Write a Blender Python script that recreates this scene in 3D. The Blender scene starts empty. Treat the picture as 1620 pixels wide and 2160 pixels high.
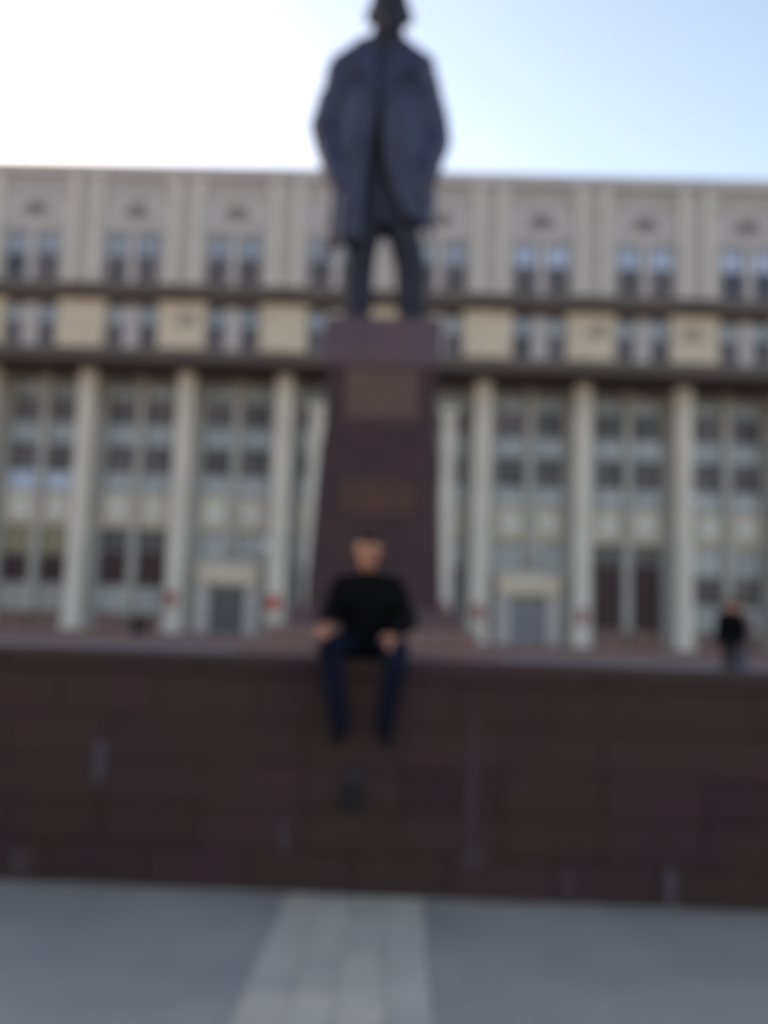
import bpy, bmesh, math, random
from mathutils import Vector, Matrix, Quaternion
random.seed(7)
R_ = math.radians
S = bpy.context.scene
COL = S.collection

# ------------------------------------------------------------------ camera
F, PSI, TH, RO = 2050.0, R_(1.2), math.atan(258/2050.0), R_(2.05)
CAMP = Vector((0, 0, 1.70))
fw = Vector((-math.sin(PSI)*math.cos(TH), math.cos(PSI)*math.cos(TH), math.sin(TH)))
r0 = Vector((math.cos(PSI), math.sin(PSI), 0)); u0 = r0.cross(fw)
rt = r0*math.cos(RO)+u0*math.sin(RO); up = u0*math.cos(RO)-r0*math.sin(RO)
cam = bpy.data.cameras.new('camera'); co = bpy.data.objects.new('camera', cam); COL.objects.link(co)
cam.sensor_fit = 'VERTICAL'; cam.sensor_height = 24; cam.sensor_width = 18
cam.lens = F/2160*24; cam.clip_start = .05; cam.clip_end = 6000
m = Matrix((rt, up, -fw)).transposed().to_4x4(); m.translation = CAMP; co.matrix_world = m
cam.dof.use_dof = True                      # the photograph is out of focus: the lens is set to something very near
cam.dof.focus_distance = .30
cam.dof.aperture_fstop = 3.9
S.camera = co

# ------------------------------------------------------------------ world, sun, exposure
SUN_EL, SUN_AZ = 17.0, -38.0                # azimuth from +Y, negative = towards -X
W = bpy.data.worlds.new('World'); S.world = W; W.use_nodes = True
nt = W.node_tree; bg = nt.nodes['Background']
sky = nt.nodes.new('ShaderNodeTexSky'); sky.sky_type = 'NISHITA'; sky.sun_disc = False
sky.sun_elevation = R_(SUN_EL); sky.sun_rotation = R_(SUN_AZ)
sky.air_density = 1.0; sky.dust_density = .8; sky.ozone_density = 3.6; sky.altitude = 150
nt.links.new(sky.outputs[0], bg.inputs[0]); bg.inputs[1].default_value = .13
sl = bpy.data.lights.new('sun', 'SUN'); sl.energy = 3.5; sl.angle = R_(.5); sl.color = (1, .95, .87)
so = bpy.data.objects.new('sun', sl); COL.objects.link(so)
sd = Vector((math.sin(R_(SUN_AZ))*math.cos(R_(SUN_EL)), math.cos(R_(SUN_AZ))*math.cos(R_(SUN_EL)), math.sin(R_(SUN_EL))))
so.rotation_euler = sd.to_track_quat('Z', 'Y').to_euler()
S.view_settings.view_transform = 'Standard'; S.view_settings.look = 'None'
S.view_settings.exposure = 1.80; S.view_settings.gamma = 1
S.view_settings.use_curve_mapping = False
S.view_settings.use_white_balance = True      # the phone balanced for open shade
S.view_settings.white_balance_temperature = 10900; S.view_settings.white_balance_tint = 19

# ------------------------------------------------------------------ materials
def mat(name, col, rough=.6, metal=0, spec=.5, var=None, scale=3, bump=0, bscale=40, objvar=None, speck=None):
    """col base colour; var second colour mixed by noise; objvar second colour mixed per object; speck fine grains"""
    M = bpy.data.materials.new(name); M.use_nodes = True
    t = M.node_tree; L = t.links; B = t.nodes['Principled BSDF']
    B.inputs['Roughness'].default_value = rough; B.inputs['Metallic'].default_value = metal
    B.inputs['Specular IOR Level'].default_value = spec
    g = t.nodes.new('ShaderNodeNewGeometry')
    def rgb(c): n = t.nodes.new('ShaderNodeRGB'); n.outputs[0].default_value = (*c, 1); return n.outputs[0]
    def mix(fac, a, b):
        n = t.nodes.new('ShaderNodeMix'); n.data_type = 'RGBA'; L.new(fac, n.inputs[0]); L.new(a, n.inputs[6]); L.new(b, n.inputs[7]); return n.outputs[2]
    def noise(s, det=5, lo=.35, hi=.65):
        n = t.nodes.new('ShaderNodeTexNoise'); n.inputs['Scale'].default_value = s; n.inputs['Detail'].default_value = det
        L.new(g.outputs['Position'], n.inputs['Vector'])
        r = t.nodes.new('ShaderNodeMapRange'); r.inputs[1].default_value = lo; r.inputs[2].default_value = hi
        L.new(n.outputs[0], r.inputs[0]); return r.outputs[0]
    c = rgb(col)
    if objvar:
        oi = t.nodes.new('ShaderNodeObjectInfo'); c = mix(oi.outputs['Random'], c, rgb(objvar))
    if var: c = mix(noise(scale), c, rgb(var))
    if speck:
        c = mix(noise(speck[1], 2, .56, .66), c, rgb(speck[0]))
    L.new(c, B.inputs['Base Color'])
    if bump:
        b = t.nodes.new('ShaderNodeBump'); b.inputs['Strength'].default_value = bump; b.inputs['Distance'].default_value = .02
        L.new(noise(bscale, 6, 0, 1), b.inputs['Height']); L.new(b.outputs[0], B.inputs['Normal'])
    return M
M = {}
M['asphalt'] = mat('asphalt', (0.285, 0.25, 0.235), .85, var=(0.38, 0.325, 0.29), scale=0.9, bump=.5, bscale=120, speck=((.36, .33, .30), 220))
M['slab'] = mat('light_paving_stone', (0.37, 0.32, 0.29), .8, var=(0.54, 0.46, 0.38), scale=1.6, bump=.3, bscale=90, objvar=(0.66, 0.53, 0.41), speck=((.19, .2, .22), 60))
M['dust'] = mat('pale_dust', (0.38, 0.35, 0.3), .9, var=(0.24, 0.22, 0.21), scale=6, bump=.3, bscale=90)
M['granite'] = mat('maroon_granite', (0.058, 0.024, 0.03), 0.5, spec=0.1, var=(0.044, 0.024, 0.021), scale=1.6, objvar=(0.034, 0.016, 0.019), speck=((.085, .05, .052), 170), bump=.04, bscale=60)
M['granite_core'] = mat('granite_joint', (0.04, 0.02, 0.022), .8)
M['coping'] = mat('coping_granite', (0.1, 0.062, 0.066), .5, var=(0.08, 0.052, 0.056), scale=4, objvar=(0.085, 0.056, 0.06), speck=((.13, .1, .1), 170))
M['plaza'] = mat('upper_square_paving', (0.29, 0.21, 0.22), .75, var=(0.25, 0.175, 0.185), scale=.6, bump=.2, bscale=30)
M['step'] = mat('red_brown_step_granite', (0.22, 0.11, 0.105), .6, var=(0.18, 0.095, 0.09), scale=2)
M['ped'] = mat('pedestal_granite', (0.06, 0.023, 0.031), .36, spec=0.12, var=(0.046, 0.022, 0.028), scale=2.5, objvar=(0.072, 0.03, 0.034), speck=((.09, .065, .07), 120))
M['ped_top'] = mat('pedestal_cap_sky_tint', (0.095, 0.044, 0.066), .36, var=(0.075, 0.042, 0.068), scale=2, objvar=(0.12, 0.055, 0.058), speck=((.15, .11, .13), 120), spec=0.25)  # same granite, made paler and purpler for the sky it would reflect
M['ped_pan'] = mat('pedestal_brown_panel', (0.175, 0.088, 0.076), .45, var=(0.11, 0.06, 0.052), scale=3, objvar=(0.13, 0.07, 0.06), spec=0.2)
M['ped_pan2'] = mat('pedestal_rust_panel', (0.105, 0.046, 0.038), .45, var=(0.08, 0.038, 0.034), scale=3, objvar=(0.09, 0.042, 0.036), spec=0.15)
M['bronze'] = mat('dark_bronze', (0.028, 0.031, 0.06), .5, metal=.35, var=(0.042, 0.046, 0.088), scale=.9, bump=.25, bscale=5)
M['bronze_shaded'] = mat('shaded_bronze', (0.017, 0.018, 0.03), 0.65, metal=0.1, var=(0.024, 0.025, 0.042), scale=1.5, bump=.2, bscale=6, spec=0.25)  # same bronze, shade low on the figure put into the colour
M['stone'] = mat('pale_facade_stone', (0.56, 0.5, 0.475), .8, var=(0.49, 0.435, 0.415), scale=0.9, bump=.1, bscale=12, objvar=(0.52, 0.465, 0.44))
M['stone_grey'] = mat('grey_facade_stone', (0.49, 0.44, 0.44), .8, var=(0.43, 0.385, 0.39), scale=.7)
M['stone_warm'] = mat('warm_facade_stone', (0.66, 0.54, 0.43), .8, var=(0.53, 0.43, 0.35), scale=1.2, objvar=(0.6, 0.49, 0.4))
M['col'] = mat('column_stone', (0.63, 0.56, 0.51), .75, var=(0.55, 0.49, 0.445), scale=.5, objvar=(0.6, 0.54, 0.49))
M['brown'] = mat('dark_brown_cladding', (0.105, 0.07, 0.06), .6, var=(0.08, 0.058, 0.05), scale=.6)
M['relief'] = mat('grey_brown_relief_metal', (0.27, 0.235, 0.235), .6, var=(0.23, 0.2, 0.2), scale=2)
M['panel_relief'] = mat('warm_grey_relief', (.36, .30, .255), .75)
M['mull'] = mat('grey_metal_mullion', (0.4, 0.37, 0.35), .5, var=(0.34, 0.315, 0.295), scale=1)
M['spandrel_sky'] = mat('blue_grey_sky_spandrel', (0.4, 0.41, 0.44), .25, objvar=(0.36, 0.37, 0.4), var=(.23, .26, .29), scale=.8)  # spandrel colour that also stands in for sky mirrored in pale panes
M['glass_dark'] = mat('dark_window_glass', (0.17, 0.125, 0.15), 0.3, objvar=(0.14, 0.11, 0.125), var=(.045, .042, .05), scale=.8, spec=0.25)
M['glass_sky_dim'] = mat('glass_with_painted_sky', (0.34, 0.38, 0.46), .15, objvar=(0.31, 0.34, 0.41), var=(.22, .26, .31), scale=.8)  # sky reflection in the upper panes painted as pale blue
M['glass_sky'] = mat('bright_painted_sky_glass', (.40, .47, .60), .1, var=(.34, .41, .54), scale=1)  # brighter, bluer painted sky reflection
M['glass_navy'] = mat('navy_tinted_glass', (.055, .055, .085), .2, spec=.3, var=(.035, .03, .045), scale=.8)
M['glass_deep'] = mat('ground_floor_glass', (0.05, 0.022, 0.027), 0.3, objvar=(0.065, 0.032, 0.036), spec=0.06)
M['frame'] = mat('window_frame_grey', (.16, .15, .15), .5)
M['white_panel'] = mat('off_white_square_panel', (0.72, 0.7, 0.66), .6, objvar=(0.66, 0.64, 0.6), var=(.55, .53, .49), scale=1)
M['ochre'] = mat('ochre_blind', (.30, .27, .18), .6, var=(.25, .21, .13), scale=1)
M['door'] = mat('blue_grey_door', (.040, .048, .072), .35, var=(.05, .058, .08), scale=1)
M['door_pale'] = mat('pale_blue_grey_door', (0.17, 0.17, 0.21), .35, var=(0.15, 0.15, 0.185), scale=1)
M['base'] = mat('red_brown_base_stone', (0.21, 0.1, 0.095), .6, var=(0.17, 0.09, 0.082), scale=1)
M['red'] = mat('red_plaque', (.50, .06, .035), .45)
M['red_dull'] = mat('dull_red_plaque', (.35, .10, .09), .55)
M['white'] = mat('white_plate', (0.42, 0.4, 0.38), .5)
M['metal_black'] = mat('black_metal', (0.008, 0.008, 0.01), .4, spec=0.3)
M['teal'] = mat('dark_teal_metal', (0.016, 0.018, 0.022), .45, spec=0.3)
M['lime'] = mat('lime_deposit', (0.072, 0.052, 0.075), .85, var=(0.06, 0.04, 0.05), scale=14)
M['lime_faint'] = mat('faint_lime_deposit', (0.05, 0.03, 0.036), .85, var=(0.045, 0.026, 0.03), scale=14)
M['skin'] = mat('skin', (0.46, 0.175, 0.12), .5, var=(0.38, 0.14, 0.1), scale=14)
M['hair'] = mat('dark_hair', (0.016, 0.009, 0.006), .8, spec=.1)
M['eye'] = mat('eye', (.05, .04, .035), .2)
M['jacket'] = mat('black_jacket', (0.004, 0.0035, 0.004), .8, var=(0.006, 0.0055, 0.006), scale=6, bump=.4, bscale=14, spec=0.05)
M['jeans'] = mat('dark_blue_jeans', (0.003, 0.004, 0.01), .85, var=(0.008, 0.012, 0.028), scale=5, bump=.4, bscale=20, spec=0.1)
M['jeans_light'] = mat('blue_jeans', (.06, .09, .15), .85, var=(.045, .07, .12), scale=9, bump=.3, bscale=22)
M['shoe'] = mat('dark_shoe', (0.004, 0.003, 0.004), .5, spec=0.15)
M['tan'] = mat('tan_jacket', (.20, .145, .115), .8, var=(.17, .12, .10), scale=7, bump=.3, bscale=16)
M['trouser'] = mat('dark_trousers', (.012, .013, .020), .85)
M['lamp'] = mat('opal_lamp_globe', (.66, .64, .66), .3)
M['lamp_arm'] = mat('lamp_bracket', (.12, .12, .12), .5)

# ------------------------------------------------------------------ helpers
def origin(o):
    v = Vector((0, 0, 0))
    while o: v += o.location; o = o.parent
    return v
def tag(o, label=None, cat=None, group=None, kind=None):
    for k, v in (('label', label), ('category', cat), ('group', group), ('kind', kind)):
        if v: o[k] = v
    return o
def empty(name, loc, label=None, cat=None, group=None, kind=None, parent=None):
    o = bpy.data.objects.new(name, None); COL.objects.link(o); o.location = loc; o.empty_display_size = .3
    return tag(o, label, cat, group, kind)
def link(name, me, loc, parent=None):
    o = bpy.data.objects.new(name, me); COL.objects.link(o)
    if parent: o.parent = parent; o.location = Vector(loc)-origin(parent)
    else: o.location = loc
    return o
CACHE = {}
def box(name, x0, x1, y0, y1, z0, z1, m, parent=None, bev=.0):
    d = (round(x1-x0, 3), round(y1-y0, 3), round(z1-z0, 3), m, bev)
    if d not in CACHE:
        bm = bmesh.new(); bmesh.ops.create_cube(bm, size=1)
        bmesh.ops.scale(bm, vec=d[:3], verts=bm.verts)
        if bev: bmesh.ops.bevel(bm, geom=bm.edges[:], offset=bev, segments=1, affect='EDGES')
        me = bpy.data.meshes.new(name); bm.to_mesh(me); bm.free(); me.materials.append(M[m]); CACHE[d] = me
    return link(name, CACHE[d], ((x0+x1)/2, (y0+y1)/2, (z0+z1)/2), parent)
def frustum(name, a, b, m, parent=None, bev=.015):
    """a, b = (x0,x1,y0,y1,z) bottom and top rectangles"""
    bm = bmesh.new(); vs = []
    for (x0, x1, y0, y1, z) in (a, b):
        vs += [bm.verts.new(p) for p in ((x0, y0, z), (x1, y0, z), (x1, y1, z), (x0, y1, z))]
    for f in ((3, 2, 1, 0), (4, 5, 6, 7), (0, 1, 5, 4), (1, 2, 6, 5), (2, 3, 7, 6), (3, 0, 4, 7)): bm.faces.new([vs[i] for i in f])
    c = Vector(((a[0]+a[1])/2, (a[2]+a[3])/2, a[4])); bmesh.ops.translate(bm, vec=-c, verts=bm.verts)
    if bev: bmesh.ops.bevel(bm, geom=bm.edges[:], offset=bev, segments=2, affect='EDGES')
    me = bpy.data.meshes.new(name); bm.to_mesh(me); bm.free(); me.materials.append(M[m])
    return link(name, me, c, parent)
def from_bm(name, bm, m, loc=(0, 0, 0), parent=None, smooth=True):
    bmesh.ops.recalc_face_normals(bm, faces=bm.faces[:])
    me = bpy.data.meshes.new(name); bm.to_mesh(me); bm.free()
    me.materials.append(M[m])
    if smooth: me.polygons.foreach_set('use_smooth', [True]*len(me.polygons))
    return link(name, me, loc, parent)
def sph_pts(c, r, n=1):
    bm = bmesh.new(); bmesh.ops.create_icosphere(bm, subdivisions=2, radius=1)
    r = Vector((r, r, r)) if not hasattr(r, '__len__') else Vector(r)
    p = [Vector((v.co.x*r.x, v.co.y*r.y, v.co.z*r.z))+Vector(c) for v in bm.verts]; bm.free(); return p
def hull(bm, pts):
    vs = [bm.verts.new(p) for p in pts]
    g = bmesh.ops.convex_hull(bm, input=vs, use_existing_faces=False)
    junk = list({e for e in g['geom_interior'] if isinstance(e, bmesh.types.BMVert)})
    if junk: bmesh.ops.delete(bm, geom=junk, context='VERTS')
def cap(bm, a, ra, b, rb): hull(bm, sph_pts(a, ra)+sph_pts(b, rb))
def chain(bm, pts):
    for (a, ra), (b, rb) in zip(pts[:-1], pts[1:]): cap(bm, a, ra, b, rb)
def ell(bm, c, r, rot=None):
    p = sph_pts((0, 0, 0), r)
    if rot: q = Matrix.Rotation(rot[0], 3, rot[1]); p = [q @ v for v in p]
    hull(bm, [v+Vector(c) for v in p])
def fuse(name, bm, m, voxel, loc=(0, 0, 0), parent=None, smooth=4, fold=0, foldscale=.1):
    """union overlapping solids into one continuous skin"""
    me = bpy.data.meshes.new(name); bm.to_mesh(me); bm.free()
    o = bpy.data.objects.new('t', me); COL.objects.link(o)
    r = o.modifiers.new('r', 'REMESH'); r.mode = 'VOXEL'; r.voxel_size = voxel
    s = o.modifiers.new('s', 'SMOOTH'); s.iterations = smooth; s.factor = .5
    if fold:
        tx = bpy.data.textures.new(name, 'CLOUDS'); tx.noise_scale = foldscale
        dm = o.modifiers.new('d', 'DISPLACE'); dm.texture = tx; dm.strength = fold; dm.mid_level = .5
    dg = bpy.context.evaluated_depsgraph_get(); dg.update()
    n = bpy.data.meshes.new_from_object(o.evaluated_get(dg)); n.name = name
    bpy.data.objects.remove(o)
    n.materials.clear(); n.materials.append(M[m])
    n.polygons.foreach_set('use_smooth', [True]*len(n.polygons))
    n.transform(Matrix.Translation(-Vector(loc)))
    return link(name, n, loc, parent)

# ================================================================== GROUND
def sheet(name, x0, x1, y0, y1, z, m):
    bm = bmesh.new(); bm.faces.new([bm.verts.new(p) for p in ((x0, y0, z), (x1, y0, z), (x1, y1, z), (x0, y1, z))])
    me = bpy.data.meshes.new(name); bm.to_mesh(me); bm.free(); me.materials.append(M[m])
    return tag(link(name, me, (0, 0, 0)), kind='structure')
sheet('ground', -2500, 2500, -2500, 2500, 0, 'asphalt')
# pale stone path that runs up to the wall on the monument's axis
path = empty('path', (-.25, 2, 0)); tag(path, kind='structure')
box('path_bed', -.68, .20, -5.0, 6.57, -.05, .006, 'slab', path)
y = -5.0
while y < 6.5:
    d = random.choice((.26, .30, .34)); y1 = min(y+d, 6.56)
    e = [-.675, -.675+.2175+random.uniform(-.02, .02), -.24+random.uniform(-.02, .02), -.0225+random.uniform(-.02, .02), .195]
    for xa, xb in zip(e[:-1], e[1:]):
        box('paving_slab', xa+.003, xb-.003, y+.003, y1-.003, -.03, .014+random.uniform(0, .003), 'slab', path, .003)
    y = y1
    if y1 > 6.5: break
# dusty strip gathered along the foot of the wall
bm = bmesh.new(); random.seed(3); pr = None; x = -14.0
while x < 14:
    w = .045+random.uniform(0, .05)
    a = bm.verts.new((x, 6.60, .006)); b = bm.verts.new((x, 6.60-w, .004))
    if pr: bm.faces.new((pr[0], pr[1], b, a))
    pr = (a, b); x += .12
tag(from_bm('dust_strip', bm, 'dust', smooth=False), kind='stuff', label='pale line of dust and grit along the foot of the granite wall')

# ================================================================== RETAINING WALL
WY, WT = 6.60, 1.53
wall = empty('granite_wall', (0, WY, 0), 'long low retaining wall of dark maroon granite slabs in front of the monument', 'wall')
box('wall_core', -60, 60, WY+.03, WY+1.0, -.1, WT-.13, 'granite_core', wall)
courses = [(0, .27), (.27, .545), (.545, .82), (.82, 1.10), (1.10, WT-.13)]
offs = [.17, .50, -.16, .50, .17]
random.seed(11)
for (z0, z1), of in zip(courses, offs):
    x = -10.4+of
    while x < 10.2:
        w = .663 if random.random() < .8 else .663*2
        box('granite_slab', x+.003, x+w-.003, WY-random.uniform(0, .006), WY+.05, z0+.003, z1-.003, 'granite', wall, .003)
        x += w
for s in (-1, 1):
    a, b = (10.9, 60) if s > 0 else (-60, -10.6)
    box('plain_wall_section', a, b, WY, WY+.05, 0, WT-.13, 'granite', wall)
x = -10.6
while x < 10.6:
    box('coping_stone', x+.003, x+1.32, WY-.025, WY+1.05, WT-.125, WT+random.uniform(-.002, .002), 'granite', wall, .008); x += 1.325
for a, b in ((-60, -10.6), (x, 60)): box('coping_run', a, b, WY-.025, WY+1.05, WT-.125, WT, 'granite', wall)
def streak(x, z0, z1, w, m):
    bm = bmesh.new(); n = 7; vs = []
    for i in range(n+1):
        t = i/n; hw = w/2*(.35+.65*math.sin(math.pi*min(.95, t*.9+.08)))*random.uniform(.75, 1.1); z = z1+(z0-z1)*t
        vs.append((bm.verts.new((x-hw, WY-.0085, z)), bm.verts.new((x, WY-.0115, z)), bm.verts.new((x+hw, WY-.0085, z))))
    for a, b in zip(vs[:-1], vs[1:]): bm.faces.new((a[0], a[1], b[1], b[0])); bm.faces.new((a[1], a[2], b[2], b[1]))
    c = Vector((x, WY, z0)); bmesh.ops.translate(bm, vec=-c, verts=bm.verts)
    from_bm('lime_streak', bm, m, c, wall, False)
for a in ((-1.97, .64, .93, .085, 'lime'), (.51, .28, 1.22, .06, 'lime_faint'), (.53, .20, .34, .14, 'lime_faint'), (1.81, .02, .26, .08, 'lime'),
          (1.14, .02, .24, .08, 'lime_faint'), (-.72, .24, .44, .10, 'lime_faint'), (-2.45, .03, .22, .12, 'lime_faint'), (.84, .70, .82, .05, 'lime_faint')): streak(*a)

# small dark lamp-like fitting fixed to the wall under the man
ft = empty('wall_spotlight', (-.28, WY, .58), 'small dark fitting on granite wall below the seated man', 'wall fitting')
bm = bmesh.new(); cap(bm, (-.28, WY-.05, .655), .052, (-.28, WY-.07, .615), .06); fuse('lamp_housing', bm, 'metal_black', .008, (-.28, WY, .58), ft)
box('mounting_plate', -.325, -.235, WY-.035, WY-.007, .70, .82, 'teal', ft, .006)
box('bracket', -.30, -.26, WY-.06, WY-.02, .68, .76, 'teal', ft, .004)

# ================================================================== UPPER SQUARE
PZ, BZ = .90, 1.40
sq = box('upper_square', -60, 60, WY+.7, 49.2, -.5, PZ, 'plaza'); tag(sq, kind='structure')
fc = box('forecourt', -60, 60, 49.2, 90, -.5, BZ, 'plaza'); tag(fc, kind='structure')
stp = empty('steps', (0, 47.6, PZ)); tag(stp, kind='structure')
for k in range(3):
    for j in range(12):
        x0 = -36+j*6
        box('step', x0+.01, x0+5.99, 47.7+k*.42, 49.5, PZ-.2 if k == 0 else PZ+k*.167-.01, PZ+(k+1)*.167 if k < 2 else BZ+.006, 'step', stp, .012)

# ================================================================== BUILDING
XC, BAY = -1.36, 5.63
UP, UB = 51.1, 51.7          # planes of the top storey and of the storey below it
GL = 55.2                    # recessed glazing behind the columns
bld = empty('government_building', (XC, 54, BZ), 'wide pale stone government building with tall columns and overhanging top storeys', 'building')
XL, XR = XC-7*BAY, XC+5*BAY  # extra left bays, beyond view, added to keep the sun off the square
def B(name, *a, **k): return box(name, *a, parent=k.pop('parent', bld), **k)
# masses
B('rear_block', XL, XR, GL+.45, 72, BZ, 26.4, 'stone_grey')
B('top_storey_wall', XL, XR, UP+.30, GL+.45, 20.3, 26.3, 'stone_grey')
B('fifth_storey_wall', XL, XR, UB+.30, GL+.448, 16.9, 20.298, 'stone_warm')
B('roof_parapet', XL-.1, XR+.1, UP-.10, UP+.9, 26.55, 27.20, 'stone_grey', bev=.03)
B('parapet_wall', XL, XR, UP+.2, UP+.8, 26.3, 26.55, 'stone_grey')
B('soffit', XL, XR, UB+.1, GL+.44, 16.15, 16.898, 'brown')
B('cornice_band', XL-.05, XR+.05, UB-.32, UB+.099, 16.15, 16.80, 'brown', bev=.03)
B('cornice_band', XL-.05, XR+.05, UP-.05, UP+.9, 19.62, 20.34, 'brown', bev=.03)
for sx, (a, b) in (('l', (XL, XL+.6)), ('r', (XR-.6, XR))):
    B('end_wall', a, b, 53.2, GL+.449, BZ, 16.14, 'stone')
def window(x0, x1, yp, z0, z1, split, upper='glass_sky_dim', lower='glass_dark', fr='frame', mull=True):
    """frame mesh > upper pane, lower pane; the pane plane lies yp, frame proud of it"""
    bm = bmesh.new(); t = .06
    def bx(a, b, c, d, e, f):
        g = bmesh.ops.create_cube(bm, size=1)['verts']; bmesh.ops.scale(bm, vec=(b-a, d-c, f-e), verts=g); bmesh.ops.translate(bm, vec=((a+b)/2, (c+d)/2, (e+f)/2), verts=g)
    w, h = x1-x0, z1-z0
    bx(-w/2, -w/2+t, -.07, .03, 0, h); bx(w/2-t, w/2, -.07, .03, 0, h)
    bx(-w/2+t, w/2-t, -.07, .03, 0, t); bx(-w/2+t, w/2-t, -.07, .03, h-t, h)
    if split: bx(-w/2+t, w/2-t, -.06, .03, split-z0-t/2, split-z0+t/2)
    if mull: bx(-t/2, t/2, -.05, .03, t, h-t)
    key = ('win', round(w, 3), round(h, 3), round(split-z0 if split else 0, 3), fr, mull)
    if key not in CACHE:
        bmesh.ops.recalc_face_normals(bm, faces=bm.faces[:]); me = bpy.data.meshes.new('window'); bm.to_mesh(me); me.materials.append(M[fr]); CACHE[key] = me
    bm.free()
    o = link('window', CACHE[key], ((x0+x1)/2, yp, z0), bld)
    halves = ((x0+t, (x0+x1)/2-t/2), ((x0+x1)/2+t/2, x1-t)) if mull else ((x0+t, x1-t),)
    for a, b in halves:
        if split:
            box('pane', a, b, yp-.01, yp+.02, split+t/2, z1-t, upper, o); box('pane', a, b, yp-.01, yp+.02, z0+t, split-t/2, lower, o)
        else: box('pane', a, b, yp-.01, yp+.02, z0+t, z1-t, lower, o)
    return o
random.seed(5)
# emblem relief above the top-storey windows: wreath, disc and two ribbons
def relief(x, z):
    bm = bmesh.new()
    for k in range(14):
        a = math.radians(-60+k*300/13-0)+math.pi*1.5+math.radians(-90)
        a = math.radians(120)+math.radians(300)*k/13
        ell(bm, (x+.42*math.cos(a+math.pi*.0), UP+.19, z+.34*math.sin(a)), (.14, .09, .09), (-(a+1.57), 'Y'))
    ell(bm, (x, UP+.20, z), (.24, .09, .22))
    for s in (-1, 1):
        chain(bm, [((x+s*.3, UP+.2, z-.26), .07), ((x+s*.62, UP+.2, z-.16), .08), ((x+s*.95, UP+.2, z-.28), .04)])
    c = Vector((x, UP+.2, z)); bmesh.ops.translate(bm, vec=-c, verts=bm.verts)
    return from_bm('wreath_relief', bm, 'relief', c, bld)
rel0 = None
for k in range(-7, 6):                       # piers between bays
    x = XC+k*BAY
    for s in (-1, 1):                        # twin pilasters with a groove between them
        B('pilaster', x+s*.66-.36, x+s*.66+.36, UP-.02, UP+.45, 20.342, 26.548, 'stone', bev=.04)
    B('groove_panel', x-.30, x+.30, UP+.20, UP+.40, 20.342, 26.548, 'stone_grey')
    for s in (-1, 1): B('groove_rib', x+s*.15-.05, x+s*.15+.05, UP+.13, UP+.199, 20.342, 26.548, 'stone')
    B('pier_panel', x-1.28, x+1.28, UB-.02, UB+.299, 16.902, 19.618, 'stone_warm', bev=.04)
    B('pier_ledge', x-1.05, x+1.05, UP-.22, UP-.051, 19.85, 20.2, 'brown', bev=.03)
    if -7 < k < 5 and k != 0:
        c_ = B('column', x-.46, x+.46, 53.55, 54.45, BZ+.35, 16.148, 'col', bev=.07)
        B('column_base', x-.56, x+.56, 53.45, 54.55, BZ, BZ+.348, 'col', bev=.04)
for s in (-1, 1):                            # slimmer inner pillars of the central bays
    x = .48+s*1.87+(0 if s > 0 else -1.8*0)
    x = (2.36 if s > 0 else 2*XC-2.36)
    B('inner_pillar', x-.38, x+.38, 53.7, 54.3, BZ+.3, 14.1, 'col', bev=.05)
    B('pillar_head', x-.50, x+.50, 53.6, 54.4, 13.75+.36, 14.5, 'col', bev=.04)
    B('column_base', x-.48, x+.48, 53.6, 54.4, BZ, BZ+.298, 'col', bev=.04)
B('column', XC-.46, XC+.46, 53.55, 54.45, BZ, 16.148, 'col', bev=.07)
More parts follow.
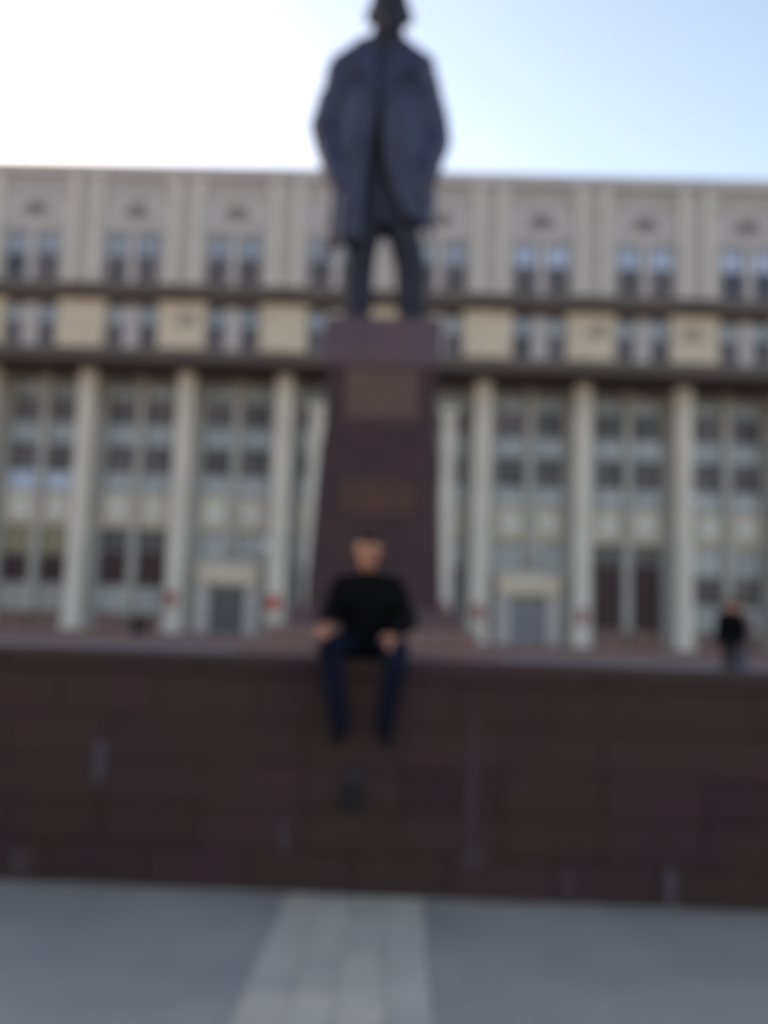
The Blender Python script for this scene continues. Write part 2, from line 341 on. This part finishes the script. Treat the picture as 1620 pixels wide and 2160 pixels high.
for b in range(-7, 5):
    xm = XC+(b+.5)*BAY
    # ---- top storey: two windows, a grey panel between, ribs and a relief above
    for s in (-1, 1):
        window(xm+s*.88-.64, xm+s*.88+.64, UP+.27, 20.5, 23.25, 21.95, upper='glass_sky' if b >= 1 else random.choice(('glass_sky_dim', 'glass_sky_dim', 'spandrel_sky')), lower=random.choice(('glass_dark', 'glass_dark', 'glass_navy')))  # right-hand bays get the stronger painted sky reflection
        B('window_surround', xm+s*1.61-.07, xm+s*1.61+.07, UP+.12, UP+.299, 20.342, 23.45, 'stone')
    B('mid_mullion', xm-.2, xm+.2, UP+.10, UP+.299, 20.342, 23.4, 'stone_grey')
    B('lintel', xm-1.76, xm+1.76, UP+.14, UP+.299, 23.46, 23.75, 'stone_grey', bev=.02)
    for j in range(8):
        xx = xm-1.6+j*3.2/7
        B('parapet_rib', xx-.07, xx+.07, UP+.16, UP+.299, 25.25, 26.298, 'stone', bev=.02)
    if rel0 is None: rel0 = relief(xm, 24.62)
    else:
        r = rel0.copy(); COL.objects.link(r); r.location = Vector((xm, UP+.2, 24.62))-origin(bld)
    # ---- storey under it
    for s in (-1, 1):
        window(xm+s*.93-.52, xm+s*.93+.52, UB+.27, 16.95, 19.25, 18.25, upper=random.choice(('glass_sky_dim', 'spandrel_sky')))
    B('mid_panel', xm-.38, xm+.38, UB+.12, UB+.299, 16.902, 19.618, 'stone_grey')
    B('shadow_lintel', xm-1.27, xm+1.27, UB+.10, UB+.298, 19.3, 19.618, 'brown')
    # ---- recessed curtain wall behind the columns
    portal = b in (-2, 1)
    B('centre_mullion', xm-.24, xm+.24, GL-.15, GL+.448, 6.0 if portal else BZ+.9, 16.148, 'mull', bev=.02)
    for s in (-1, 1):
        xe = xm+s*2.25
        B('side_mullion', xe-.28, xe+.28, GL-.08, GL+.448, BZ, 16.148, 'mull')
        xa, xb = sorted((xm+s*.26, xm+s*1.95))
        window(xa, xb, GL+.2, 13.3, 15.9, 14.75, upper='spandrel_sky')
        B('spandrel_panel', xa, xb, GL+.10, GL+.449, 12.05, 13.27, 'spandrel_sky', bev=.02)
        window(xa, xb, GL+.2, 10.42, 12.02, 0)
        B('spandrel_panel', xa, xb, GL+.10, GL+.449, 9.25, 10.39, 'glass_sky' if b == -4 else 'spandrel_sky', bev=.02)
        B('frieze_panel', xa-.01, xb+.01, GL+.08, GL+.449, 7.25, 9.22, 'stone_warm')
        xq = (xa+xb)/2
        B('square_panel', xq-.58, xq+.58, GL-.04, GL+.079, 7.75, 8.75, 'white_panel', bev=.03)
        if portal: window(xa, xb, GL+.2, 5.65, 7.2, 0, lower='spandrel_sky')
        elif b in (-4,): window(xa, xb, GL+.2, 5.6, 7.2, 0, lower='ochre'); window(xa, xb, GL+.2, 3.95, 5.58, 0, lower='glass_deep'); window(xa, xb, GL+.2, 2.35, 3.93, 0, lower='mull')
        elif b in (2,): window(xa, xb, GL+.2, 2.35, 7.2, 6.1, upper='glass_navy', lower='glass_deep')
        elif b in (-3,): window(xa, xb, GL+.2, 3.95, 7.2, 5.9, upper='glass_navy', lower='glass_deep'); window(xa, xb, GL+.2, 2.35, 3.93, 0, lower='spandrel_sky')
        elif b in (-1, 0): window(xa, xb, GL+.2, 5.6, 7.2, 0, lower='spandrel_sky'); window(xa, xb, GL+.2, 2.35, 5.58, 3.9, upper='glass_dark', lower='glass_dark')
        else: window(xa, xb, GL+.2, 5.55, 7.2, 0, lower='spandrel_sky'); window(xa, xb, GL+.2, 3.95, 5.53, 0, lower='glass_dark'); window(xa, xb, GL+.2, 2.35, 3.93, 0, lower='spandrel_sky')
        if not portal: B('base_panel', xa-.1, xb+.1, GL-.02, GL+.449, BZ, 2.33, 'base', bev=.02)
    if portal:
        p = B('entrance_portal', xm-1.78, xm+1.78, GL-.75, GL-.10, 4.15, 5.3, 'stone_warm', bev=.04)
        for s in (-1, 1): box('portal_pier', xm+s*1.40-.36, xm+s*1.40+.36, GL-.62, GL-.10, BZ, 4.148, 'stone_grey', p, .03)
        B('portal_infill', xm-1.94, xm+1.94, GL-.098, GL+.449, BZ, 5.6, 'stone_grey')
        dm = 'door' if b < 0 else 'door_pale'
        for s in (-1, 1):
            xa, xb = sorted((xm+s*.012, xm+s*1.0))
            d = B('door', xa, xb, GL-.17, GL-.11, BZ+.05, 4.0, dm, bev=.01)
            if b < 0: d['label'] = 'dark blue-grey door leaf'
            box('handle', xm+s*.10-.02, xm+s*.10+.02, GL-.24, GL-.19, 2.3, 2.9, 'frame', d)
            box('door_panel', xa+.12, xb-.12, GL-.185, GL-.171, 2.0, 3.8, dm, d, .006)
soft = rel0.data.copy(); soft.materials.clear(); soft.materials.append(M['panel_relief'])
for k, dx in ((-2, .25), (2, .35), (3, -.1), (-4, .2)):      # small low crests on some of the panels under the top storey
    r = rel0.copy(); COL.objects.link(r); r.name = 'panel_relief'; r.data = soft; r.scale = (.8, .7, 1.1); r.location = Vector((XC+k*BAY+dx, UB-.06, 18.55))-origin(bld)
# far-left bay windows show brighter panels in the row over the frieze
# plaques low on the columns, red over white
PQ = 'red plaques on the columns'
for x, w, mm, hz, lab in ((-12.72, .62, 'red_dull', 3.25, 'dull red plaque low on the column left of the dark double door'),
                      (-7.02, .64, 'red', 3.20, 'bright orange-red plaque low on the column right of the dark double door'),
                      (2.30, .42, 'red_dull', 3.14, 'faint red plaque on the slim pillar just right of the pedestal'),
                      (4.22, .56, 'red_dull', 3.08, 'pinkish red plaque on the column left of the pale door'),
                      (9.92, .40, 'red_dull', 3.05, 'small faded red plaque on the column right of the pale door')):
    yf = 53.55 if x != 2.30 else 53.70
    t = empty('column_plaque', (x, yf, hz), lab, 'plaque', PQ)
    box('plaque_face', x-w/2, x+w/2, yf-.06, yf-.025, hz-.40, hz+.40, mm, t, .02)
    box('backing_board', x-w/2-.05, x+w/2+.05, yf-.024, yf-.001, hz-.45, hz+.45, 'frame', t)
    if w > .5: box('text_plate', x-w*.4, x+w*.4, yf-.05, yf-.001, hz-1.15, hz-.62, 'white', t, .01)
for x, z, lab in ((-7.60, 6.35, 'pale globe lamp on the side of the column beside the dark double door'), (16.15, 9.65, 'pale globe lamp high on the rightmost column')):
    t = empty('globe_lamp', (x, 54, z), lab, 'lamp')
    bm = bmesh.new(); ell(bm, (x, 53.75, z), (.27, .27, .30)); fuse('globe', bm, 'lamp', .05, (x, 54, z), t)
    sgn = 1 if x < 0 else -1
    xa, xb = sorted((x, x+sgn*(.40 if x < 0 else .85)))
    box('bracket', xa, xb, 53.72, 53.78, z-.36, z-.30, 'lamp_arm', t)
    box('cap', x-.09, x+.09, 53.66, 53.84, z-.38, z-.26, 'lamp_arm', t, .02)

# ================================================================== PEDESTAL
PX, PYF, PYB = -.46, 16.0, 17.9
ped = empty('pedestal', (PX, 17, PZ), 'tall tapering maroon granite pedestal under the bronze statue', 'pedestal')
for hw, z0, z1, e in ((2.0, PZ-.1, 1.50, .95), (1.68, 1.502, 1.80, .62), (1.36, 1.802, 2.12, .30)):
    n = 4 if hw > 1.7 else 3
    for j in range(n):
        a = PX-hw+2*hw*j/n
        box('base_step', a+.003, a+2*hw/n-.003, PYF-e, PYB+e, z0, z1, 'step' if hw > 1.4 else 'ped_top', ped, .012)
def hw_at(z):                    # half width of the battered shaft
    return 1.13-(z-2.12)*(1.13-.97)/(5.30-2.12) if z < 5.30 else .90
zs = [2.122, 2.92, 3.66, 4.26, 4.82, 5.30, 6.20, 7.08]
random.seed(2)
for i, (z0, z1) in enumerate(zip(zs[:-1], zs[1:])):
    up_ = z0 >= 5.3; top_ = z0 >= 6.2
    ha, hb = (.935, .935) if up_ and not top_ else ((1.0, 1.0) if top_ else (hw_at(z0), hw_at(z1)))
    cut = [-1, 1] if (top_ or 0) else ([-1, random.uniform(-.45, -.2), random.uniform(.25, .45), 1] if i % 2 else [-1, random.uniform(-.1, .15), 1])
    if top_: cut = [-1, -.32, 1]
    if z0 == 5.30: cut = [-1, -.66, .70, 1]
    if z0 == 3.66: cut = [-1, -.60, .62, 1]
    if z0 == 4.26: cut = [-1, -.80, .50, 1]
    for j, (c0, c1) in enumerate(zip(cut[:-1], cut[1:])):
        ex = (0 if not up_ else (.05 if top_ else -.03))
        mm = 'ped_top' if top_ else 'ped'
        if z0 == 5.30 and j == 1: mm = 'ped_pan'
        if z0 == 3.66 and j == 1: mm = 'ped_pan2'
        if z0 == 4.26 and j == 1: mm = 'ped'
        g = .003
        ya, yb = PYF+(z0-2.12)*.02, PYF+(z1-2.12)*.02
        pr = .03 if mm.startswith('ped_pan') else 0
        frustum('granite_block', (PX+ha*c0+g, PX+ha*c1-g, ya-ex-pr, PYB-ya+PYF+ex, z0+g), (PX+hb*c0+g, PX+hb*c1-g, yb-ex-pr, PYB-yb+PYF+ex, z1-g), mm, ped, .012)

# ================================================================== STATUE
SX, SY, SZ = -.42, 16.95, 7.085
st = empty('bronze_statue', (SX, SY, SZ), 'large dark bronze statue of a standing man in an open overcoat, hands in pockets', 'statue')
def P(x, y, z): return Vector((x, SY+y, z))
# one continuous figure under the coat: shoes, trousers, suit, neck, head
bm = bmesh.new()
for s, xf, xh in ((-1, -.97, -.86), (1, .01, -.28)):
    chain(bm, [(P(xf, 0, SZ+.32), .26), (P(xf+(xh-xf)*.2, .0, SZ+1.3), .29), (P(xf+(xh-xf)*.6, .02, SZ+1.8), .31), (P(xh, .08, SZ+3.1), .42)])
    chain(bm, [(P(xf, .12, SZ+.14), .15), (P(xf+s*.05, -.20, SZ+.13), .15), (P(xf+s*.10, -.46, SZ+.10), .11)])
hull(bm, sph_pts(P(-.50, .03, SZ+2.0), (.66, .40, .20))+sph_pts(P(-.60, .05, SZ+2.9), (.62, .40, .35)))
hull(bm, sph_pts(P(-.60, .05, SZ+2.9), (.62, .40, .35))+sph_pts(P(-.62, .05, SZ+3.6), (.58, .40, .3)))
hull(bm, sph_pts(P(-.62, .05, SZ+3.6), (.58, .40, .3))+sph_pts(P(-.67, .02, SZ+4.7), (.66, .46, .45)))
hull(bm, sph_pts(P(-.67, .02, SZ+4.7), (.66, .46, .45))+sph_pts(P(-.66, .06, SZ+5.3), (.60, .32, .16)))
chain(bm, [(P(-.63, .05, SZ+5.25), .36), (P(-.60, -.03, SZ+5.70), .33)])
HC = P(-.585, -.08, SZ+6.14)
ell(bm, HC+Vector((0, .060, .096)), (.396, .504, .480))                       
ell(bm, HC+Vector((0, -.120, -.192)), (.312, .336, .360))                     
chain(bm, [(HC+Vector((0, -.408, .072)), .042), (HC+Vector((0, -.528, -.120)), .072)])   
chain(bm, [(HC+Vector((0, -.360, -.396)), .120), (HC+Vector((0, -.456, -.540)), .072)])   
chain(bm, [(HC+Vector((-.144, -.432, -.228)), .036), (HC+Vector((.144, -.432, -.228)), .036)])  
chain(bm, [(HC+Vector((-.240, -.360, .132)), .060), (HC+Vector((.240, -.360, .132)), .060)])  
for s in (-1, 1): ell(bm, HC+Vector((s*.396, .060, -.048)), (.060, .120, .156))
fuse('body', bm, 'bronze_shaded', .035, (SX, SY, SZ), st, 5, .03, .4)
# overcoat: shoulders, sleeves running to the pockets, and two hanging fronts
bm = bmesh.new()
hull(bm, sph_pts(P(-1.33, .08, SZ+5.12), .36)+sph_pts(P(-.02, .08, SZ+5.12), .36)+sph_pts(P(-.64, .12, SZ+5.60), (.50, .32, .24)))
hull(bm, sph_pts(P(-1.28, .10, SZ+5.0), .30)+sph_pts(P(-.08, .10, SZ+5.0), .30)+sph_pts(P(-1.02, .2, SZ+3.7), .30)+sph_pts(P(-.26, .2, SZ+3.7), .30))
chain(bm, [(P(-1.37, .08, SZ+5.0), .36), (P(-1.70, .16, SZ+3.95), .33), (P(-1.44, -.10, SZ+3.0), .28), (P(-1.30, -.16, SZ+2.7), .24)])
chain(bm, [(P(0.02, .08, SZ+5.0), .36), (P(.33, .16, SZ+3.8), .33), (P(.17, -.10, SZ+2.9), .28), (P(.04, -.16, SZ+2.6), .24)])
fuse('coat_sleeves_and_shoulders', bm, 'bronze', .035, (SX, SY, SZ), st, 6, .10, .35)
def coatfront(name, cols):
    """cols: outline (x_outer, x_inner, z, y_front) from top to hem -> thick folded cloth"""
    bm = bmesh.new(); rows = []
    n = 16
    for i in range(len(cols)-1):
        for k in range(5):
            t = k/5; a, b = cols[i], cols[i+1]; rows.append([a[q]+(b[q]-a[q])*t for q in range(4)])
    rows.append(list(cols[-1]))
    grid = []
    for ri, (xo, xi, z, yf) in enumerate(rows):
        g = []
        for j in range(n+1):
            t = j/n; x = xo+(xi-xo)*t
            yy = yf+.62*(1-t)**2.2+.055*math.sin(t*17+ri*.12)*(.3+ri/len(rows))
            g.append(bm.verts.new((x, SY+yy, z+.03*math.sin(t*17))))
        grid.append(g)
    for a, b in zip(grid[:-1], grid[1:]):
        for j in range(n): bm.faces.new((a[j], a[j+1], b[j+1], b[j]))
    bmesh.ops.recalc_face_normals(bm, faces=bm.faces[:])
    bmesh.ops.solidify(bm, geom=bm.faces[:], thickness=.09)
    bmesh.ops.translate(bm, vec=(-SX, -SY, -SZ), verts=bm.verts)
    return from_bm(name, bm, 'bronze', (SX, SY, SZ), st)
coatfront('coat_front', [(-1.45, -.66, SZ+5.10, -.25), (-1.52, -.70, SZ+4.3, -.50), (-1.56, -.84, SZ+3.4, -.46), (-1.54, -.96, SZ+2.6, -.36), (-1.56, -1.02, SZ+1.52, -.32)])
coatfront('coat_front', [(.14, -.66, SZ+5.10, -.27), (.22, -.64, SZ+4.3, -.52), (.30, -.58, SZ+3.4, -.50), (.32, -.38, SZ+2.6, -.38), (.26, -.08, SZ+1.98, -.32)])
bm = bmesh.new()                                                       # back of the coat
hull(bm, sph_pts(P(-1.15, .42, SZ+4.4), .16)+sph_pts(P(-.15, .42, SZ+4.4), .16)+sph_pts(P(-1.30, .50, SZ+2.05), .12)+sph_pts(P(-.0, .50, SZ+2.3), .12))
fuse('coat_back', bm, 'bronze_shaded', .04, (SX, SY, SZ), st, 4, .08, .4)
for s in (-1, 1):                                                      # lapels
    bm = bmesh.new()
    x0 = -.66+s*.12
    vs = [bm.verts.new(P(*p)) for p in ((x0, -.34, SZ+5.28), (-.66+s*.42, -.42, SZ+5.12), (-.66+s*.50, -.56, SZ+4.55), (-.66+s*.32, -.58, SZ+4.62), (-.66+s*.16, -.58, SZ+3.9))]
    bm.faces.new(vs if s > 0 else vs[::-1]); bmesh.ops.triangulate(bm, faces=bm.faces[:])
    bmesh.ops.solidify(bm, geom=bm.faces[:], thickness=.06)
    bmesh.ops.translate(bm, vec=(-SX, -SY, -SZ), verts=bm.verts)
    from_bm('lapel', bm, 'bronze', (SX, SY, SZ), st, False)
box('statue_base_plate', -1.27, .30, SY-.62, SY+.45, 7.076, SZ+.05, 'bronze_shaded', st, .02)

# ================================================================== PEOPLE
def lerp(a, b, t): return Vector(a)+(Vector(b)-Vector(a))*t
def hand(bm, w, d, n, side, k=1.0, curl=.9):
    """w wrist, d direction of fingers, n direction the palm faces, side = +1/-1 towards the thumb"""
    d = Vector(d).normalized(); n = Vector(n); n = (n-d*n.dot(d)).normalized(); t = d.cross(n)*side
    pc = Vector(w)+d*.045*k
    hull(bm, sph_pts(Vector(w), .024*k)+sph_pts(pc+t*.022*k+d*.03*k, .016*k)+sph_pts(pc-t*.026*k+d*.022*k, .015*k))
    for i, (o, l) in enumerate(((.030, .068), (.010, .076), (-.010, .071), (-.030, .056))):
        p = pc+t*o*k+d*.035*k; dd = d.copy(); r = .0095*k
        for q in range(3):
            dd = (dd+n*curl*(.25+.2*q)).normalized(); p2 = p+dd*l*k*(.46, .32, .26)[q]
            cap(bm, p, r, p2, r*.9); p = p2; r *= .9
    p = Vector(w)+t*.022*k+d*.015*k; a = (t*.8+d*.7+n*.3).normalized(); b = (t*.3+d*.9+n*.45).normalized()
    cap(bm, p, .014*k, p+a*.038*k, .012*k); cap(bm, p+a*.038*k, .012*k, p+a*.038*k+b*.034*k, .010*k)
def person(label, base, J, m_top, m_leg, look, group=None, k=1.0, vox=.010, cat='person', bulk=0, legb=0):
    """J: joints in world space; look = direction the face points"""
    J = {a: Vector(b) for a, b in J.items()}; look = Vector(look).normalized(); base = Vector(base)
    # --- the body, one skin
    bm = bmesh.new()
    hd = J['head']; sidev = look.cross(Vector((0, 0, 1))).normalized(); upv = sidev.cross(look).normalized()
    def H(x, y, z): return hd+(sidev*x+look*y+upv*z)*k
    hull(bm, sph_pts(H(0, -.015, .035), .080*k)+sph_pts(H(0, .03, .03), .072*k)+sph_pts(H(0, -.03, .0), .074*k))
    hull(bm, sph_pts(H(0, .03, .0), .066*k)+sph_pts(H(0, .062, -.082), .030*k)+sph_pts(H(.03, .02, -.06), .03*k)+sph_pts(H(-.03, .02, -.06), .03*k))
    cap(bm, H(0, .098, .012), .009*k, H(0, .116, -.022), .013*k)
    cap(bm, H(-.022, .092, -.052), .008*k, H(.022, .092, -.052), .008*k)
    cap(bm, H(-.035, .084, .028), .010*k, H(.035, .084, .028), .010*k)
    for s in (-1, 1): cap(bm, H(s*.078, -.005, .018), .013*k, H(s*.077, -.002, -.018), .009*k)
    cap(bm, J['neck'], .058*k, hd-upv*.05*k-look*.01*k, .052*k)
    sh = (J['shl']+J['shr'])/2
    torso = [(J['pelvis'], (.150, .105, .10)), (lerp(J['pelvis'], sh, .45), (.140, .10, .10)), (lerp(J['pelvis'], sh, .8), (.165, .115, .10)), (lerp(J['pelvis'], sh, 1.0), (.15, .085, .06))]
    def tors(bm, g, upto=4):
        for (a, ra), (b, rb) in zip(torso[:-1], torso[1:]):
            hull(bm, sph_pts(a, tuple((r+g)*k for r in ra))+sph_pts(b, tuple((r+g)*k for r in rb)))
    tors(bm, -.005)
    def arm(bm, s, g, stop=1.0):
        e, w = J['el'+s], J['wr'+s]; w2 = lerp(e, w, stop)
        chain(bm, [(J['sh'+s], (.060+g)*k), (lerp(J['sh'+s], e, .5), (.050+g)*k), (e, (.042+g)*k), (lerp(e, w, .35), (.041+g)*k), (w2, (.030+g)*k)])
    def leg(bm, s, g, stop=1.0):
        h, kn, an = J['hip'+s], J['kn'+s], J['an'+s]
        chain(bm, [(h, (.090+g)*k), (lerp(h, kn, .5), (.075+g)*k), (kn, (.056+g)*k), (lerp(kn, an, .3), (.056+g)*k), (lerp(kn, an, stop), (.040+g)*k)])
    for s in 'lr':
        arm(bm, s, -.004); leg(bm, s, -.006)
        hand(bm, J['wr'+s], J['hd'+s], J['pm'+s], 1 if s == 'l' else -1, k, .7)
        cap(bm, J['an'+s], .036*k, J['toe'+s], .026*k)
    o = fuse('person', bm, 'skin', vox, base, None, 3)
    tag(o, label, cat, group)
    # --- clothes
    bm = bmesh.new(); tors(bm, .022+bulk)
    for s in 'lr': arm(bm, s, .016+bulk*.4, .98)
    cap(bm, J['neck']-Vector((0, 0, .01)), .078*k, J['neck']+Vector((0, 0, .02))*k, .068*k)
    fuse('jacket', bm, m_top, .016*k, base, o, 4, .02*k, .10)
    bm = bmesh.new(); hull(bm, sph_pts(J['pelvis'], tuple(r*k for r in (.165, .12, .10)))+sph_pts(J['pelvis']-Vector((0, 0, .04)), tuple(r*k for r in (.165, .12, .08))))
    for s in 'lr': leg(bm, s, .012+legb, .97)
    fuse('trousers', bm, m_leg, .016*k, base, o, 4, .014*k, .08)
    for s in 'lr':
        bm = bmesh.new(); an, toe = J['an'+s], J['toe'+s]; dn = Vector((0, 0, -1))
        d = (toe-an); d2 = d.normalized()
        hull(bm, sph_pts(an-d2*.03*k+dn*.035*k, .040*k)+sph_pts(an+dn*.0*k, .046*k)+sph_pts(toe, .038*k)+sph_pts(lerp(an, toe, .6)+Vector((0, 0, .012)), .050*k))
        fuse('shoe', bm, 'shoe', .010*k, an, o, 3)
    bm = bmesh.new()
    hull(bm, sph_pts(H(0, -.022, .048), .083*k)+sph_pts(H(0, .030, .062), .066*k)+sph_pts(H(0, -.045, .0), .072*k))
    fuse('hair', bm, 'hair', .008*k, hd, o, 2, .012*k, .02)
    for s in (-1, 1):
        bm = bmesh.new(); ell(bm, (0, 0, 0), (.011*k,)*3); from_bm('eye', bm, 'eye', H(s*.031, .082, .006), o)
    return o
# the man sitting on the wall, knees apart, hands on his knees
mx = -.235
person('man in black jacket and jeans sitting on granite wall, legs dangling', (mx, 6.75, WT),
       dict(head=(mx-.0, 6.62, 2.258), neck=(mx, 6.68, 2.105), shl=(mx-.175, 6.71, 2.03), shr=(mx+.175, 6.71, 2.03),
            ell=(mx-.275, 6.66, 1.785), elr=(mx+.290, 6.64, 1.785), wrl=(mx-.275, 6.42, 1.775), wrr=(mx+.175, 6.40, 1.715),
            hdl=(.05, -.7, -.7), hdr=(.1, -.7, -.6), pml=(.1, -.1, -1), pmr=(0, -.1, -1),
            pelvis=(mx, 6.78, 1.66), hipl=(mx-.10, 6.76, 1.63), hipr=(mx+.10, 6.76, 1.63),
            knl=(mx-.235, 6.36, 1.60), knr=(mx+.228, 6.36, 1.60), anl=(mx-.130, 6.40, 1.085), anr=(mx+.150, 6.40, 1.085),
            toel=(mx-.150, 6.25, 1.02), toer=(mx+.170, 6.25, 1.02)), 'jacket', 'jeans', (-.03, -1, -.10), vox=.007, bulk=.032, legb=.012)
def standing(label, x, y, z, face, mt, ml, h=1.74, arms=.05, group=None):
    k = h/1.74; f = Vector((face[0], face[1], 0)).normalized(); s = Vector((-f.y, f.x, 0))     # s = the person's left
    def Q(a, b, c): return Vector((x, y, z))+s*a*k+f*b*k+Vector((0, 0, c*k))
    return person(label, (x, y, z), dict(head=Q(0, .02, 1.61), neck=Q(0, 0, 1.46), shl=Q(.185, 0, 1.40), shr=Q(-.185, 0, 1.40),
        ell=Q(.245, -.04, 1.11), elr=Q(-.245, -.03, 1.11), wrl=Q(.235, .06+arms, .88), wrr=Q(-.235, .08, .89),
        hdl=tuple(f*.25+Vector((0, 0, -1))), hdr=tuple(f*.25+Vector((0, 0, -1))), pml=tuple(-s), pmr=tuple(s),
        pelvis=Q(0, 0, .96), hipl=Q(.09, 0, .92), hipr=Q(-.09, 0, .92), knl=Q(.10, .05, .49), knr=Q(-.10, -.02, .49),
        anl=Q(.10, .02, .085), anr=Q(-.10, -.10, .085), toel=Q(.115, .16, .035), toer=Q(-.115, .04, .035)), mt, ml, tuple(f), group, k, .014, bulk=.03)
standing('walking person all in black beyond the right end of the wall', 6.33, 18.9, PZ, (-.6, -.8), 'jacket', 'trouser', 1.72)
standing('walking person in tan jacket and blue jeans half hidden by one in black', 6.70, 19.5, PZ, (-.5, -.85), 'tan', 'jeans_light', 1.70, .08)
# someone in dark clothes sitting on the steps far left
x, y, z = -12.95, 48.62, BZ+.01
person('far off person in dark clothes sitting on the steps at left', (x, y, z),
       dict(head=(x+.02, y-.28, z+.84), neck=(x, y-.2, z+.70), shl=(x-.19, y-.18, z+.62), shr=(x+.19, y-.18, z+.62), ell=(x-.30, y-.32, z+.38), elr=(x+.30, y-.32, z+.38),
            wrl=(x-.20, y-.55, z+.36), wrr=(x+.20, y-.55, z+.36), hdl=(.4, -.6, -.2), hdr=(-.4, -.6, -.2), pml=(0, 0, -1), pmr=(0, 0, -1),
            pelvis=(x, y, z+.14), hipl=(x-.1, y, z+.12), hipr=(x+.1, y, z+.12), knl=(x-.20, y-.42, z+.24), knr=(x+.20, y-.42, z+.24),
            anl=(x-.17, y-.58, z-.23), anr=(x+.17, y-.58, z-.23), toel=(x-.19, y-.76, z-.30), toer=(x+.19, y-.76, z-.30)), 'jacket', 'trouser', (0, -1, -.2), k=1.1, vox=.02, bulk=.05)
